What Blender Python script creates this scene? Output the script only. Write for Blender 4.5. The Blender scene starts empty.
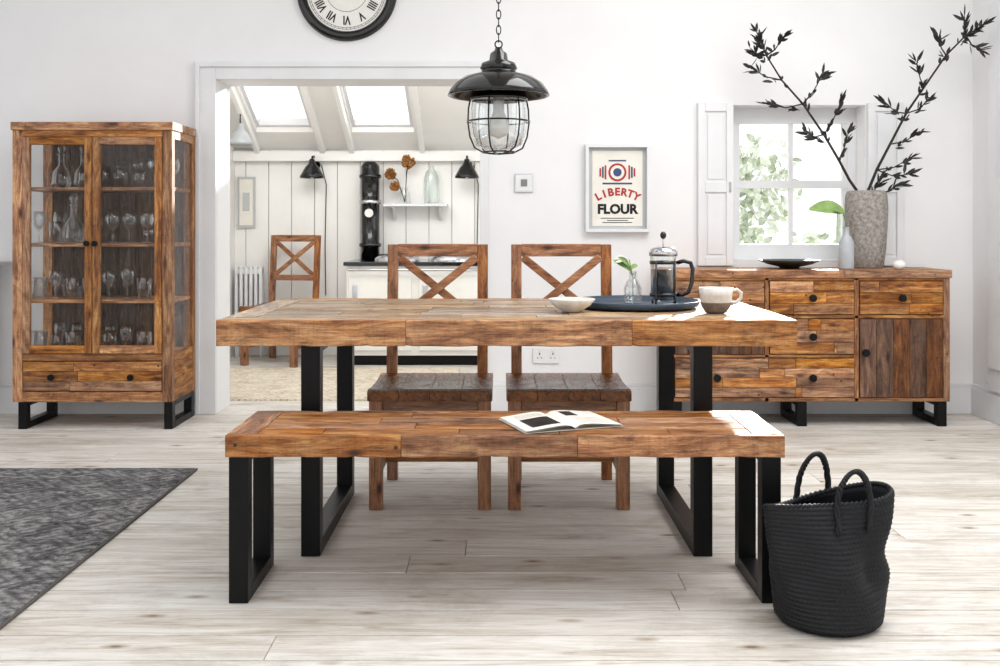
import bpy, bmesh, math, random
from mathutils import Vector, Matrix, noise as mnoise
random.seed(7)
scene = bpy.context.scene

def lin(c):
    return tuple(((v/255)/12.92 if v/255 <= 0.04045 else ((v/255+0.055)/1.055)**2.4) for v in c) + (1.0,)

# ------------------------------------------------------------ materials
def new_mat(name):
    m = bpy.data.materials.new(name); m.use_nodes = True
    nt = m.node_tree; nt.nodes.clear()
    out = nt.nodes.new('ShaderNodeOutputMaterial')
    return m, nt, out

def ramp(nt, stops, fac, interp='LINEAR'):
    r = nt.nodes.new('ShaderNodeValToRGB'); r.color_ramp.interpolation = interp
    e = r.color_ramp.elements
    while len(e) < len(stops): e.new(0.5)
    for i, (p, c) in enumerate(stops):
        e[i].position = p; e[i].color = c
    nt.links.new(fac, r.inputs[0]); return r

def mixc(nt, a, b, fac, mode='MULTIPLY'):
    n = nt.nodes.new('ShaderNodeMix'); n.data_type = 'RGBA'; n.blend_type = mode
    for sock, v in ((n.inputs[0], fac), (n.inputs[6], a), (n.inputs[7], b)):
        if isinstance(v, (int, float)): sock.default_value = v
        elif isinstance(v, tuple): sock.default_value = v
        else: nt.links.new(v, sock)
    return n.outputs[2]

def math_n(nt, op, a, b=None):
    n = nt.nodes.new('ShaderNodeMath'); n.operation = op
    for i, v in enumerate((a, b)):
        if v is None: continue
        if isinstance(v, (int, float)): n.inputs[i].default_value = v
        else: nt.links.new(v, n.inputs[i])
    return n.outputs[0]

def noise(nt, vec, scale, detail=4, rough=.5, dist=0):
    n = nt.nodes.new('ShaderNodeTexNoise')
    n.inputs['Scale'].default_value = scale; n.inputs['Detail'].default_value = detail
    n.inputs['Roughness'].default_value = rough; n.inputs['Distortion'].default_value = dist
    nt.links.new(vec, n.inputs['Vector']); return n.outputs['Fac']

def mapping(nt, vec, scale):
    n = nt.nodes.new('ShaderNodeMapping'); n.inputs['Scale'].default_value = scale
    nt.links.new(vec, n.inputs['Vector']); return n.outputs[0]

def simple(name, col, rough=.5, metal=0.0, nscale=20, namt=.06, bump=0.0, spec=.5, coat=0):
    m, nt, out = new_mat(name)
    b = nt.nodes.new('ShaderNodeBsdfPrincipled')
    tc = nt.nodes.new('ShaderNodeTexCoord')
    f = noise(nt, tc.outputs['Object'], nscale, 5, .6)
    c = lin(col)
    lo = tuple(max(0, v*(1-namt*2)) for v in c[:3])+(1,); hi = tuple(min(1, v*(1+namt)) for v in c[:3])+(1,)
    r = ramp(nt, [(.3, lo), (.7, hi)], f)
    nt.links.new(r.outputs[0], b.inputs['Base Color'])
    b.inputs['Roughness'].default_value = rough; b.inputs['Metallic'].default_value = metal
    b.inputs['Specular IOR Level'].default_value = spec
    b.inputs['Coat Weight'].default_value = coat
    if bump:
        bn = nt.nodes.new('ShaderNodeBump'); bn.inputs['Strength'].default_value = bump
        bn.inputs['Distance'].default_value = .005
        nt.links.new(f, bn.inputs['Height']); nt.links.new(bn.outputs[0], b.inputs['Normal'])
    nt.links.new(b.outputs[0], out.inputs[0]); return m

def island_coords(nt):
    tc = nt.nodes.new('ShaderNodeTexCoord'); geo = nt.nodes.new('ShaderNodeNewGeometry')
    rnd = geo.outputs['Random Per Island']
    cx = nt.nodes.new('ShaderNodeCombineXYZ')
    for i, k in enumerate((13.1, 29.7, 17.3)):
        nt.links.new(math_n(nt, 'MULTIPLY', rnd, k), cx.inputs[i])
    va = nt.nodes.new('ShaderNodeVectorMath'); va.operation = 'ADD'
    nt.links.new(tc.outputs['Object'], va.inputs[0]); nt.links.new(cx.outputs[0], va.inputs[1])
    return tc.outputs['Object'], va.outputs[0], rnd

def wood(name, dark, mid, light, axis='X', var=.5, rough=.5, satvar=.35, spec=.4, age=1.0, sat=1.0):
    m, nt, out = new_mat(name)
    b = nt.nodes.new('ShaderNodeBsdfPrincipled')
    ob, v, rnd = island_coords(nt)
    i = 'XYZ'.index(axis)
    def sc(a, o):
        s = [o]*3; s[i] = a; return tuple(s)
    n1 = noise(nt, mapping(nt, v, sc(1.6, 12)), 2.2, 9, .72, 1.1)
    r1 = ramp(nt, [(.33, lin(dark)), (.48, lin(mid)), (.66, lin(light))], n1)
    n2 = noise(nt, mapping(nt, v, sc(5, 130)), 2.0, 5, .75, .3)
    r2 = ramp(nt, [(.36, (.36, .29, .24, 1)), (.52, (1, 1, 1, 1)), (.75, (1.25, 1.25, 1.25, 1))], n2)
    c = mixc(nt, r1.outputs[0], r2.outputs[0], .75)
    n3 = noise(nt, mapping(nt, v, sc(3.2, 9)), 2.0, 7, .72, 1.5)
    r3 = ramp(nt, [(.36, (.34, .28, .24, 1)), (.50, (1, 1, 1, 1)), (.66, (1.2, 1.22, 1.26, 1))], n3)
    c = mixc(nt, c, r3.outputs[0], .72*age)
    n5 = noise(nt, mapping(nt, v, sc(2.0, 5)), 2.6, 8, .75, 1.0)
    r5_ = ramp(nt, [(.56, (0, 0, 0, 1)), (.68, (1, 1, 1, 1))], n5)
    pale = tuple(min(1, .7*a+.3*g) for a, g in zip(lin(light)[:3], lin((190, 180, 168))[:3]))+(1,)
    c = mixc(nt, c, pale, math_n(nt, 'MULTIPLY', r5_.outputs[0], .32*age), 'MIX')
    n4 = noise(nt, mapping(nt, v, sc(70, 5)), 2.0, 3, .6, .4)
    r4 = ramp(nt, [(.38, (.66, .63, .60, 1)), (.5, (1, 1, 1, 1))], n4)
    c = mixc(nt, c, r4.outputs[0], .32*age)
    vo = nt.nodes.new('ShaderNodeTexVoronoi'); vo.inputs['Scale'].default_value = 1.0
    nt.links.new(mapping(nt, v, sc(5, 14)), vo.inputs['Vector'])
    rk = ramp(nt, [(.06, (.07, .05, .04, 1)), (.12, (.5, .38, .30, 1)), (.22, (1, 1, 1, 1))], vo.outputs['Distance'])
    c = mixc(nt, c, rk.outputs[0], .9)
    vo2 = nt.nodes.new('ShaderNodeTexVoronoi'); vo2.inputs['Scale'].default_value = 11
    nt.links.new(v, vo2.inputs['Vector'])
    rn = ramp(nt, [(.055, (.03, .02, .02, 1)), (.08, (1, 1, 1, 1))], vo2.outputs['Distance'])
    c = mixc(nt, c, rn.outputs[0], .85*age)
    hs = nt.nodes.new('ShaderNodeHueSaturation')
    nt.links.new(c, hs.inputs['Color'])
    nt.links.new(math_n(nt, 'ADD', math_n(nt, 'MULTIPLY', rnd, var), 1.04-var*.5), hs.inputs['Value'])
    r5 = math_n(nt, 'FRACT', math_n(nt, 'MULTIPLY', rnd, 7.37))
    nt.links.new(math_n(nt, 'ADD', math_n(nt, 'MULTIPLY', r5, satvar), sat-satvar*.5), hs.inputs['Saturation'])
    nt.links.new(hs.outputs[0], b.inputs['Base Color'])
    rr = ramp(nt, [(.35, (rough*.75,)*3+(1,)), (.6, (min(1, rough*1.25),)*3+(1,))], n3)
    nt.links.new(rr.outputs[0], b.inputs['Roughness'])
    b.inputs['Specular IOR Level'].default_value = spec
    bn = nt.nodes.new('ShaderNodeBump'); bn.inputs['Strength'].default_value = .6; bn.inputs['Distance'].default_value = .003
    nt.links.new(math_n(nt, 'ADD', n2, math_n(nt, 'MULTIPLY', n3, .8)), bn.inputs['Height']); nt.links.new(bn.outputs[0], b.inputs['Normal'])
    nt.links.new(b.outputs[0], out.inputs[0]); return m

def thin_glass(name, tint=(1, 1, 1), base=.05, edge=.55, gcol=(1, 1, 1), rough=.02):
    m, nt, out = new_mat(name)
    tr = nt.nodes.new('ShaderNodeBsdfTransparent'); tr.inputs[0].default_value = tint+(1,)
    gl = nt.nodes.new('ShaderNodeBsdfGlossy'); gl.inputs[0].default_value = gcol+(1,); gl.inputs['Roughness'].default_value = rough
    lw = nt.nodes.new('ShaderNodeLayerWeight'); lw.inputs[0].default_value = .35
    f = math_n(nt, 'ADD', math_n(nt, 'MULTIPLY', lw.outputs['Facing'], edge), base)
    mx = nt.nodes.new('ShaderNodeMixShader')
    nt.links.new(f, mx.inputs[0]); nt.links.new(tr.outputs[0], mx.inputs[1]); nt.links.new(gl.outputs[0], mx.inputs[2])
    nt.links.new(mx.outputs[0], out.inputs[0]); return m

WALL = simple('wall_paint', (230, 230, 231), .85, 0, 3, .015, .05, .2)
TRIM = simple('trim_paint', (222, 223, 225), .5, 0, 4, .03)
KWALL = simple('kitchen_paint', (237, 236, 233), .7, 0, 3, .02)
CEIL = simple('ceiling_paint', (235, 235, 235), .9, 0, 3, .01)
BLACK = simple('black_steel', (9, 9, 11), .4, .3, 40, .1, .1, .3)
BLACKENAMEL = simple('black_enamel', (5, 5, 6), .12, 0, 10, .05, 0, .45, .2)
CHROME = simple('chrome', (200, 200, 205), .12, 1, 10, .02)
WHITE = simple('white_ceramic', (228, 226, 221), .3, 0, 30, .03)
CREAM = simple('cream_enamel', (234, 233, 228), .25, 0, 10, .02, 0, .5, .3)
PLASTIC = simple('white_plastic', (225, 225, 225), .4, 0, 10, .01)
PAPER = simple('paper', (230, 227, 218), .8, 0, 12, .03)
MOUNT = simple('grey_mount', (186, 189, 190), .9, 0, 12, .02)
INK = simple('black_ink', (22, 20, 22), .8, 0, 30, .1)
RED = simple('red_ink', (176, 52, 52), .8, 0, 30, .1)
BLUE = simple('blue_ink', (60, 80, 120), .8, 0, 30, .1)
STONE = simple('rough_stone', (156, 151, 145), .95, 0, 60, .25, 1.0, .2)
LEAF = simple('dark_leaf', (34, 34, 28), .6, 0, 30, .3)
LEAFG = simple('green_leaf', (134, 164, 94), .5, 0, 14, .2)
TWIG = simple('twig_bark', (42, 33, 27), .8, 0, 60, .2)
TRAYM = simple('blue_grey_tray', (50, 66, 82), .4, .1, 20, .1)
BOWLM = simple('dark_bowl', (28, 24, 22), .45, 0, 20, .2)
COFFEE = simple('coffee', (18, 11, 8), .2, 0, 20, .1)
DRIED = simple('dried_flower', (186, 128, 70), .9, 0, 60, .4, .5)
GLASS = thin_glass('pane_glass', (.985, .99, .99), .006, .16)
GLASSW = thin_glass('clear_glass', (.98, .99, .99), .03, .85)
GLASSJ = thin_glass('lamp_glass', (.90, .92, .92), .09, .75)

def wset(n, d, m_, l, **k):
    return {a: wood(n+'_'+a.lower(), d, m_, l, a, **k) for a in 'XYZ'}
WT = wset('table_oak', (98, 58, 32), (174, 119, 72), (214, 168, 116), var=.28, rough=.5, satvar=.2, sat=1.0)
WTT = wset('weathered_top', (84, 64, 48), (156, 126, 96), (212, 192, 164), var=.65, rough=.34, satvar=.7, sat=.98)
WB = wset('bench_oak', (84, 49, 28), (156, 101, 60), (208, 160, 110), var=.5, rough=.36, satvar=.3, sat=1.0)
WC = wset('cabinet_pine', (84, 48, 27), (158, 103, 60), (210, 162, 108), var=.62, rough=.5, satvar=.35, sat=1.0)
WD = wset('dark_plank', (46, 27, 17), (94, 60, 39), (130, 90, 60), var=.5, rough=.5)
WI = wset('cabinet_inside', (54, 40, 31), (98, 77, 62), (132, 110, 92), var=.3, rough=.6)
WCH = wset('chair_walnut', (84, 50, 29), (146, 94, 57), (182, 128, 84), var=.25, rough=.4, age=.6, sat=1.0)
WSE = wset('seat_walnut', (64, 38, 24), (118, 78, 52), (156, 112, 80), var=.2, rough=.24, age=.5, sat=1.02)

def floor_mat():
    m, nt, out = new_mat('whitewashed_boards')
    b = nt.nodes.new('ShaderNodeBsdfPrincipled')
    v, w, rnd = island_coords(nt)
    n1 = noise(nt, mapping(nt, w, (.7, 8, 1)), 2.2, 9, .72, 1.3)
    r1 = ramp(nt, [(.31, lin((176, 163, 147))), (.43, lin((212, 206, 197))), (.58, lin((232, 230, 226)))], n1)
    n2 = noise(nt, mapping(nt, w, (3, 100, 1)), 1.6, 5, .75, .4)
    r2 = ramp(nt, [(.35, (.60, .57, .54, 1)), (.49, (1, 1, 1, 1))], n2)
    c = mixc(nt, r1.outputs[0], r2.outputs[0], .5)
    n3 = noise(nt, mapping(nt, v, (1.3, 1.8, 1)), 1.6, 8, .76, .6)
    r3 = ramp(nt, [(.37, (.76, .74, .72, 1)), (.52, (1, 1, 1, 1))], n3)
    c = mixc(nt, c, r3.outputs[0], .65)
    vo = nt.nodes.new('ShaderNodeTexVoronoi'); vo.inputs['Scale'].default_value = 1
    nt.links.new(mapping(nt, w, (3.4, 8.5, 1)), vo.inputs['Vector'])
    rk = ramp(nt, [(.04, (.20, .14, .10, 1)), (.075, (.62, .52, .43, 1)), (.16, (1, 1, 1, 1))], vo.outputs['Distance'])
    c = mixc(nt, c, rk.outputs[0], .85)
    rt = ramp(nt, [(0, (.82, .80, .77, 1)), (.35, (.94, .93, .92, 1)), (1, (1, 1, 1, 1))], rnd)
    c = mixc(nt, c, rt.outputs[0], 1.0)
    nt.links.new(c, b.inputs['Base Color'])
    b.inputs['Roughness'].default_value = .62; b.inputs['Specular IOR Level'].default_value = .25
    bn = nt.nodes.new('ShaderNodeBump'); bn.inputs['Strength'].default_value = .3; bn.inputs['Distance'].default_value = .003
    nt.links.new(n2, bn.inputs['Height']); nt.links.new(bn.outputs[0], b.inputs['Normal'])
    nt.links.new(b.outputs[0], out.inputs[0]); return m

def rug_mat(name, c1, c2, c3, sc_=1.0, motw=.05):
    m, nt, out = new_mat(name)
    b = nt.nodes.new('ShaderNodeBsdfPrincipled'); tc = nt.nodes.new('ShaderNodeTexCoord'); v = tc.outputs['Object']
    vo = nt.nodes.new('ShaderNodeTexVoronoi'); vo.inputs['Scale'].default_value = 4.5*sc_; vo.inputs['Randomness'].default_value = .6
    vo.distance = 'MANHATTAN'
    nt.links.new(v, vo.inputs['Vector'])
    mot = math_n(nt, 'ABSOLUTE', math_n(nt, 'SINE', math_n(nt, 'MULTIPLY', vo.outputs['Distance'], 13)))
    n1 = noise(nt, v, 6, 10, .85, 1.8)
    n2 = noise(nt, mapping(nt, v, (30, 160, 1)), 2, 3, .7)
    n3 = noise(nt, mapping(nt, v, (3, 12, 1)), 3, 6, .75)
    f = math_n(nt, 'ADD', math_n(nt, 'MULTIPLY', n1, .50), math_n(nt, 'ADD', math_n(nt, 'MULTIPLY', n2, .22), math_n(nt, 'MULTIPLY', n3, .26)))
    f = math_n(nt, 'ADD', f, math_n(nt, 'MULTIPLY', mot, motw))
    r = ramp(nt, [(.44, lin(c1)), (.52, lin(c2)), (.60, lin(c3))], f)
    nt.links.new(r.outputs[0], b.inputs['Base Color']); b.inputs['Roughness'].default_value = .95
    b.inputs['Specular IOR Level'].default_value = .1
    bn = nt.nodes.new('ShaderNodeBump'); bn.inputs['Strength'].default_value = .5; bn.inputs['Distance'].default_value = .004
    nt.links.new(n2, bn.inputs['Height']); nt.links.new(bn.outputs[0], b.inputs['Normal'])
    nt.links.new(b.outputs[0], out.inputs[0]); return m

# ------------------------------------------------------------ builder
class B:
    def __init__(s):
        s.bm = bmesh.new(); s.mats = []
    def mi(s, m):
        if m not in s.mats: s.mats.append(m)
        return s.mats.index(m)
    def face(s, vs, m, smooth=False):
        try: f = s.bm.faces.new(vs)
        except ValueError: return
        f.material_index = s.mi(m); f.smooth = smooth
    def hexa(s, p, m):
        v = [s.bm.verts.new(q) for q in p]
        for idx in ((0, 3, 2, 1), (4, 5, 6, 7), (0, 1, 5, 4), (1, 2, 6, 5), (2, 3, 7, 6), (3, 0, 4, 7)):
            s.face([v[i] for i in idx], m)
    def box(s, x0, x1, y0, y1, z0, z1, m):
        s.hexa([(x0, y0, z0), (x1, y0, z0), (x1, y1, z0), (x0, y1, z0), (x0, y0, z1), (x1, y0, z1), (x1, y1, z1), (x0, y1, z1)], m)
    def rboard(s, x0, x1, y0, y1, z0, z1, m, amp=.0016, step=.025):
        n = max(2, int((x1-x0)/step)); rings = []; o = random.uniform(0, 50); c = .003
        sec = [(y0, z0+c), (y0+c, z0), (y1-c, z0), (y1, z0+c), (y1, z1-c), (y1-c, z1), (y0+c, z1), (y0, z1-c)]
        for i in range(n+1):
            x = x0+(x1-x0)*i/n; r = []
            for k, (y, z) in enumerate(sec):
                a = mnoise.noise(Vector((x*9+o, k//2*3.3, 0)))*amp; g = mnoise.noise(Vector((x*45+o, k//2*5.1, 4)))
                d = a+max(0, g-.25)*amp*3.5
                yy = y+(d if y < (y0+y1)/2 else -d); zz = z+(d if z < (z0+z1)/2 else -d)
                r.append(s.bm.verts.new((x, yy, zz)))
            rings.append(r)
        for a, b_ in zip(rings, rings[1:]):
            for k in range(8): s.face([a[k], b_[k], b_[(k+1) % 8], a[(k+1) % 8]], m)
        s.face(rings[0], m); s.face(list(reversed(rings[-1])), m)
    def beam(s, a, b_, w, t, m, ref=(0, 1, 0)):
        a = Vector(a); b_ = Vector(b_); d = (b_-a).normalized(); r = Vector(ref)
        u = d.cross(r).normalized(); v = u.cross(d).normalized()
        u *= w/2; v *= t/2
        s.hexa([a-u-v, a+u-v, a+u+v, a-u+v, b_-u-v, b_+u-v, b_+u+v, b_-u+v], m)
    def lathe(s, prof, c, m, seg=32):
        rings = []
        for r, z in prof:
            if r < 1e-5: rings.append([s.bm.verts.new((c[0], c[1], c[2]+z))])
            else:
                ring = []
                for i in range(seg):
                    t = 2*math.pi*i/seg
                    ring.append(s.bm.verts.new((c[0]+r*math.cos(t), c[1]+r*math.sin(t), c[2]+z)))
                rings.append(ring)
        for a, b_ in zip(rings, rings[1:]):
            for i in range(seg):
                j = (i+1) % seg
                if len(a) == 1 and len(b_) == 1: continue
                if len(a) == 1: s.face([a[0], b_[j], b_[i]], m, True)
                elif len(b_) == 1: s.face([a[i], a[j], b_[0]], m, True)
                else: s.face([a[i], a[j], b_[j], b_[i]], m, True)
    def cyl(s, a, b_, r, m, seg=20, r2=None):
        s.tube([a, b_], [r, r if r2 is None else r2], m, seg)
    def tube(s, pts, r, m, seg=8, closed=False):
        pts = [Vector(p) for p in pts]; n = len(pts)
        rs = r if isinstance(r, (list, tuple)) else [r]*n
        rings = []; prev = None
        for i, p in enumerate(pts):
            if closed: d = pts[(i+1) % n]-pts[i-1]
            else: d = pts[min(i+1, n-1)]-pts[max(i-1, 0)]
            d.normalize()
            if prev is None:
                ref = Vector((0, 0, 1)) if abs(d.z) < .9 else Vector((1, 0, 0))
                u = d.cross(ref).normalized()
            else:
                u = (prev-d*prev.dot(d)).normalized()
            prev = u; v = d.cross(u)
            rings.append([s.bm.verts.new(p+(u*math.cos(2*math.pi*k/seg)+v*math.sin(2*math.pi*k/seg))*rs[i]) for k in range(seg)])
        pairs = list(zip(rings, rings[1:]))
        if closed: pairs.append((rings[-1], rings[0]))
        for a, b_ in pairs:
            for k in range(seg):
                l = (k+1) % seg
                s.face([a[k], a[l], b_[l], b_[k]], m, True)
        if not closed:
            s.face(list(reversed(rings[0])), m); s.face(rings[-1], m)
    def leaf(s, p, d, L, w, m):
        p = Vector(p); d = Vector(d).normalized()
        r = Vector((random.uniform(-1, 1), random.uniform(-1, 1), random.uniform(-1, 1)))
        u = d.cross(r).normalized()*w/2; n = d.cross(u).normalized()*w*.25
        a = s.bm.verts.new(p); t = s.bm.verts.new(p+d*L)
        m1 = s.bm.verts.new(p+d*L*.35+n); m2 = s.bm.verts.new(p+d*L*.7+n)
        l1 = s.bm.verts.new(p+d*L*.35+u); l2 = s.bm.verts.new(p+d*L*.7+u*.8)
        r1 = s.bm.verts.new(p+d*L*.35-u); r2 = s.bm.verts.new(p+d*L*.7-u*.8)
        for f in ((a, m1, l1), (l1, m1, m2, l2), (l2, m2, t), (a, r1, m1), (r1, r2, m2, m1), (r2, t, m2)): s.face(f, m, True)
    def text(s, body, size, M, m, extrude=.001, bold=0):
        cu = bpy.data.curves.new('t', 'FONT'); cu.body = body; cu.size = size; cu.align_x = 'CENTER'; cu.align_y = 'CENTER'
        cu.extrude = extrude; cu.offset = bold; cu.resolution_u = 3
        o = bpy.data.objects.new('t', cu); bpy.context.collection.objects.link(o)
        bpy.context.view_layer.update()
        dg = bpy.context.evaluated_depsgraph_get()
        me = bpy.data.meshes.new_from_object(o.evaluated_get(dg)); me.transform(M)
        n0 = len(s.bm.faces); s.bm.from_mesh(me); s.bm.faces.ensure_lookup_table()
        k = s.mi(m)
        for i in range(n0, len(s.bm.faces)): s.bm.faces[i].material_index = k
        bpy.data.objects.remove(o); bpy.data.curves.remove(cu); bpy.data.meshes.remove(me)
    def uleg(s, x0, x1, y0, y1, z0, z1, t, m):
        s.box(x0, x1, y0, y0+t, z0, z1, m); s.box(x0, x1, y1-t, y1, z0, z1, m)
        s.box(x0, x1, y0+t, y1-t, z0, z0+t*.8, m); s.box(x0, x1, y0+t, y1-t, z1-t*.6, z1, m)
    def done(s, name, bevel=0, recalc=True, loc=None, rot=0):
        if recalc: bmesh.ops.recalc_face_normals(s.bm, faces=s.bm.faces)
        me = bpy.data.meshes.new(name); s.bm.to_mesh(me); s.bm.free()
        for m in s.mats: me.materials.append(m)
        o = bpy.data.objects.new(name, me); bpy.context.collection.objects.link(o)
        if bevel:
            md = o.modifiers.new('bevel', 'BEVEL'); md.width = bevel; md.segments = 2; md.limit_method = 'ANGLE'; md.angle_limit = math.radians(50)
        if loc: o.location = loc
        if rot: o.rotation_euler = (0, 0, rot)
        return o

FACE = Matrix.Rotation(math.radians(90), 4, 'X')
def wm(x, y, z, roll=0):
    return Matrix.Translation((x, y, z)) @ FACE @ Matrix.Rotation(roll, 4, 'Z')

# ------------------------------------------------------------ room shell
FM = floor_mat()
b = B(); b.box(-4.4, 2.95, -1.5, 8.5, -.06, -.012, simple('floor_gap', (48, 38, 30), .9))
y = -1.5; rf = random.Random(11)
while y < 8.5:
    w_ = rf.choice((.15, .175, .19, .21, .16)); y1 = min(8.5, y+w_); x = -4.4-rf.uniform(0, 3.5)
    while x < 2.95:
        x1 = x+rf.uniform(3.2, 4.8)
        a, c = max(x, -4.4), min(x1, 2.95)
        if c-a > .02: b.box(a+.001, c-.001, y+.0022, y1-.0022, -.014, -rf.uniform(0, .0008), FM)
        x = x1
    y = y1
b.done('floor', .0018)
YW = 5.75; YB = 6.02
DX0, DX1, DZ = -1.627, -.115, 1.917
WX0, WX1, WZ0, WZ1 = 1.34, 2.10, .87, 1.773
b = B()
b.box(-4.4, DX0, YW, YB, 0, 3.05, WALL); b.box(DX0, DX1, YW, YB, DZ, 3.05, WALL)
b.box(DX1, WX0, YW, YB, 0, 3.05, WALL); b.box(WX0, WX1, YW, YB, WZ1, 3.05, WALL)
b.box(WX0, WX1, YW, YB, 0, WZ0, WALL); b.box(WX1, 2.95, YW, YB, 0, 3.05, WALL)
b.done('wall_back')
RX = 2.72
b = B()
b.box(RX, RX+.23, -1.5, 2.2, 0, 3.05, WALL); b.box(RX, RX+.23, 4.6, YW, 0, 3.05, WALL)
b.box(RX, RX+.23, 2.2, 4.6, 0, .8, WALL); b.box(RX, RX+.23, 2.2, 4.6, 2.4, 3.05, WALL)
b.done('wall_right')
b = B()
b.box(-4.4, -4.2, -1.5, .8, 0, 3.05, WALL); b.box(-4.4, -4.2, 4.6, YW, 0, 3.05, WALL)
b.box(-4.4, -4.2, .8, 4.6, 0, .6, WALL); b.box(-4.4, -4.2, .8, 4.6, 2.6, 3.05, WALL)
b.done('wall_left')
b = B()
for x0, x1 in ((-4.4, -3.2), (-.4, .4), (2.5, 2.95)): b.box(x0, x1, -1.5, YB, 3.05, 3.2, CEIL)
for x0, x1 in ((-3.2, -.4), (.4, 2.5)):  # bays left open, added for soft light from above
    b.box(x0, x1, 5.0, YB, 3.05, 3.2, CEIL); b.box(x0, x1, -1.5, 1.0, 3.05, 3.2, CEIL)
b.done('ceiling')
b = B()
for y in (2.2, 3.0, 3.8, 4.55): b.box(RX+.1, RX+.15, y, y+.05, .8, 2.4, TRIM)
for z in (.8, 1.6, 2.35): b.box(RX+.1, RX+.15, 2.25, 4.55, z, z+.05, TRIM)
b.done('window_2')  # unseen window, added to let side light in
b = B()
for y in (.8, 2.05, 3.3, 4.55): b.box(-4.33, -4.28, y, y+.05, .6, 2.6, TRIM)
for z in (.6, 1.6, 2.55): b.box(-4.33, -4.28, .85, 4.55, z, z+.05, TRIM)
b.done('window_3')  # out-of-view window added for soft light from the left
b = B()
b.box(-4.2, DX0-.13, YW-.022, YW, 0, .155, TRIM); b.box(-4.2, DX0-.13, YW-.014, YW, .155, .175, TRIM)
b.box(DX1+.05, RX, YW-.022, YW, 0, .155, TRIM); b.box(DX1+.05, RX, YW-.014, YW, .155, .175, TRIM)
b.done('baseboard_back', .003)
b = B(); b.box(RX-.022, RX, -1.5, YW-.022, 0, .155, TRIM); b.box(RX-.014, RX, -1.5, YW-.022, .155, .175, TRIM); b.done('baseboard_right', .003)
b = B()
b.box(DX0-.125, DX0, YW-.028, YW, 0, DZ+.105, TRIM); b.box(DX0-.115, DX0-.09, YW-.04, YW-.028, 0, DZ+.095, TRIM)
b.box(DX0, DX1+.05, YW-.028, YW, DZ, DZ+.105, TRIM); b.box(DX0-.09, DX1+.05, YW-.04, YW-.028, DZ+.07, DZ+.095, TRIM)
b.box(DX1, DX1+.05, YW-.028, YW, 0, DZ, TRIM)
b.done('trim_1', .003)
b = B(); b.box(RX-.03, RX, 5.3, 5.52, .175, 2.3, TRIM); b.box(RX-.045, RX-.03, 5.33, 5.49, .3, 2.2, TRIM); b.done('trim_2', .004)

# ------------------------------------------------------------ window with shutters
b = B(); yf = 5.9
b.box(WX0, WX1, yf, yf+.08, WZ1-.09, WZ1, TRIM); b.box(WX0, WX1, yf, yf+.08, WZ0+.012, WZ0+.10, TRIM)
b.box(WX0, WX0+.05, yf, yf+.08, WZ0+.1, WZ1-.09, TRIM); b.box(WX1-.05, WX1, yf, yf+.08, WZ0+.1, WZ1-.09, TRIM)
b.box(WX0+.05, WX1-.05, yf+.004, yf+.05, 1.30, 1.345, TRIM)
mx = (WX0+WX1)/2
b.box(mx-.012, mx+.012, yf+.01, yf+.04, WZ0+.1, 1.30, TRIM); b.box(mx-.012, mx+.012, yf+.01, yf+.04, 1.345, WZ1-.09, TRIM)
for x in (WX0+.05, WX1-.075):
    b.box(x, x+.025, yf+.008, yf+.045, WZ0+.1, 1.30, TRIM); b.box(x, x+.025, yf+.008, yf+.045, 1.345, WZ1-.09, TRIM)
b.box(WX0+.075, WX1-.075, yf+.022, yf+.026, WZ0+.1, WZ1-.09, GLASS)
b.box(WX0, WX1, YW+.001, yf+.08, WZ0+.0005, WZ0+.012, TRIM)
b.done('window_1', 0)
for x0, x1 in ((1.133, 1.335), (2.105, 2.31)):
    b = B(); y0, y1 = YW-.035, YW
    z0, z1 = .85, 1.783
    b.box(x0, x1, y0+.012, y1, z0, z1, TRIM)
    for a, c in ((x0, x0+.04), (x1-.04, x1)): b.box(a, c, y0, y0+.012, z0, z1, TRIM)
    for a, c in ((z0, z0+.05), (1.27, 1.33), (z1-.05, z1)): b.box(x0+.04, x1-.04, y0, y0+.012, a, c, TRIM)
    b.box(x0+.055, x1-.055, y0+.006, y0+.012, z0+.065, 1.255, TRIM); b.box(x0+.055, x1-.055, y0+.006, y0+.012, 1.345, z1-.065, TRIM)
    xk = x1-.02 if x0 < 1.5 else x0+.02
    b.box(xk-.006, xk+.006, y0-.008, y0, 1.27, 1.33, CHROME)
    b.done('window_shutter', .003)

# garden outside
HEDGE = simple('hedge_leaves', (222, 228, 214), .9, 0, 12, .2, 1)  # blown-out daylight is put into the pale hedge colours
HEDGE2 = simple('hedge_leaves_darker', (182, 192, 170), .9, 0, 12, .25, 1)  # darker tone mixed among the leaves, also the stems
b = B()
for cxx, cy, cz, rr, nn in ((2.45, 10.2, .8, .6, 260), (2.6, 10.2, 1.55, .45, 200), (3.4, 10.1, .45, .6, 150), (4.1, 10.3, .6, .7, 150)):
    for k in range(nn):
        th = random.uniform(0, 6.28); ph = math.acos(random.uniform(-1, 1)); q = rr*random.uniform(.3, 1.05)
        p = Vector((cxx+q*math.sin(ph)*math.cos(th), cy+q*math.sin(ph)*math.sin(th), max(.05, cz+q*math.cos(ph))))
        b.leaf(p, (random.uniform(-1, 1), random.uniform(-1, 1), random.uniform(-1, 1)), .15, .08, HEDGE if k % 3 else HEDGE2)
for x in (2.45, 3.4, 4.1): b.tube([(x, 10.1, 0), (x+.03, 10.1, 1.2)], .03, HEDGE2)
b.done('garden_hedge', recalc=False)
b = B(); b.box(-8, 12, 8.6, 20, -.1, 0, simple('grass', (190, 200, 176), .9, 0, 8, .2)); b.done('ground')

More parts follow.
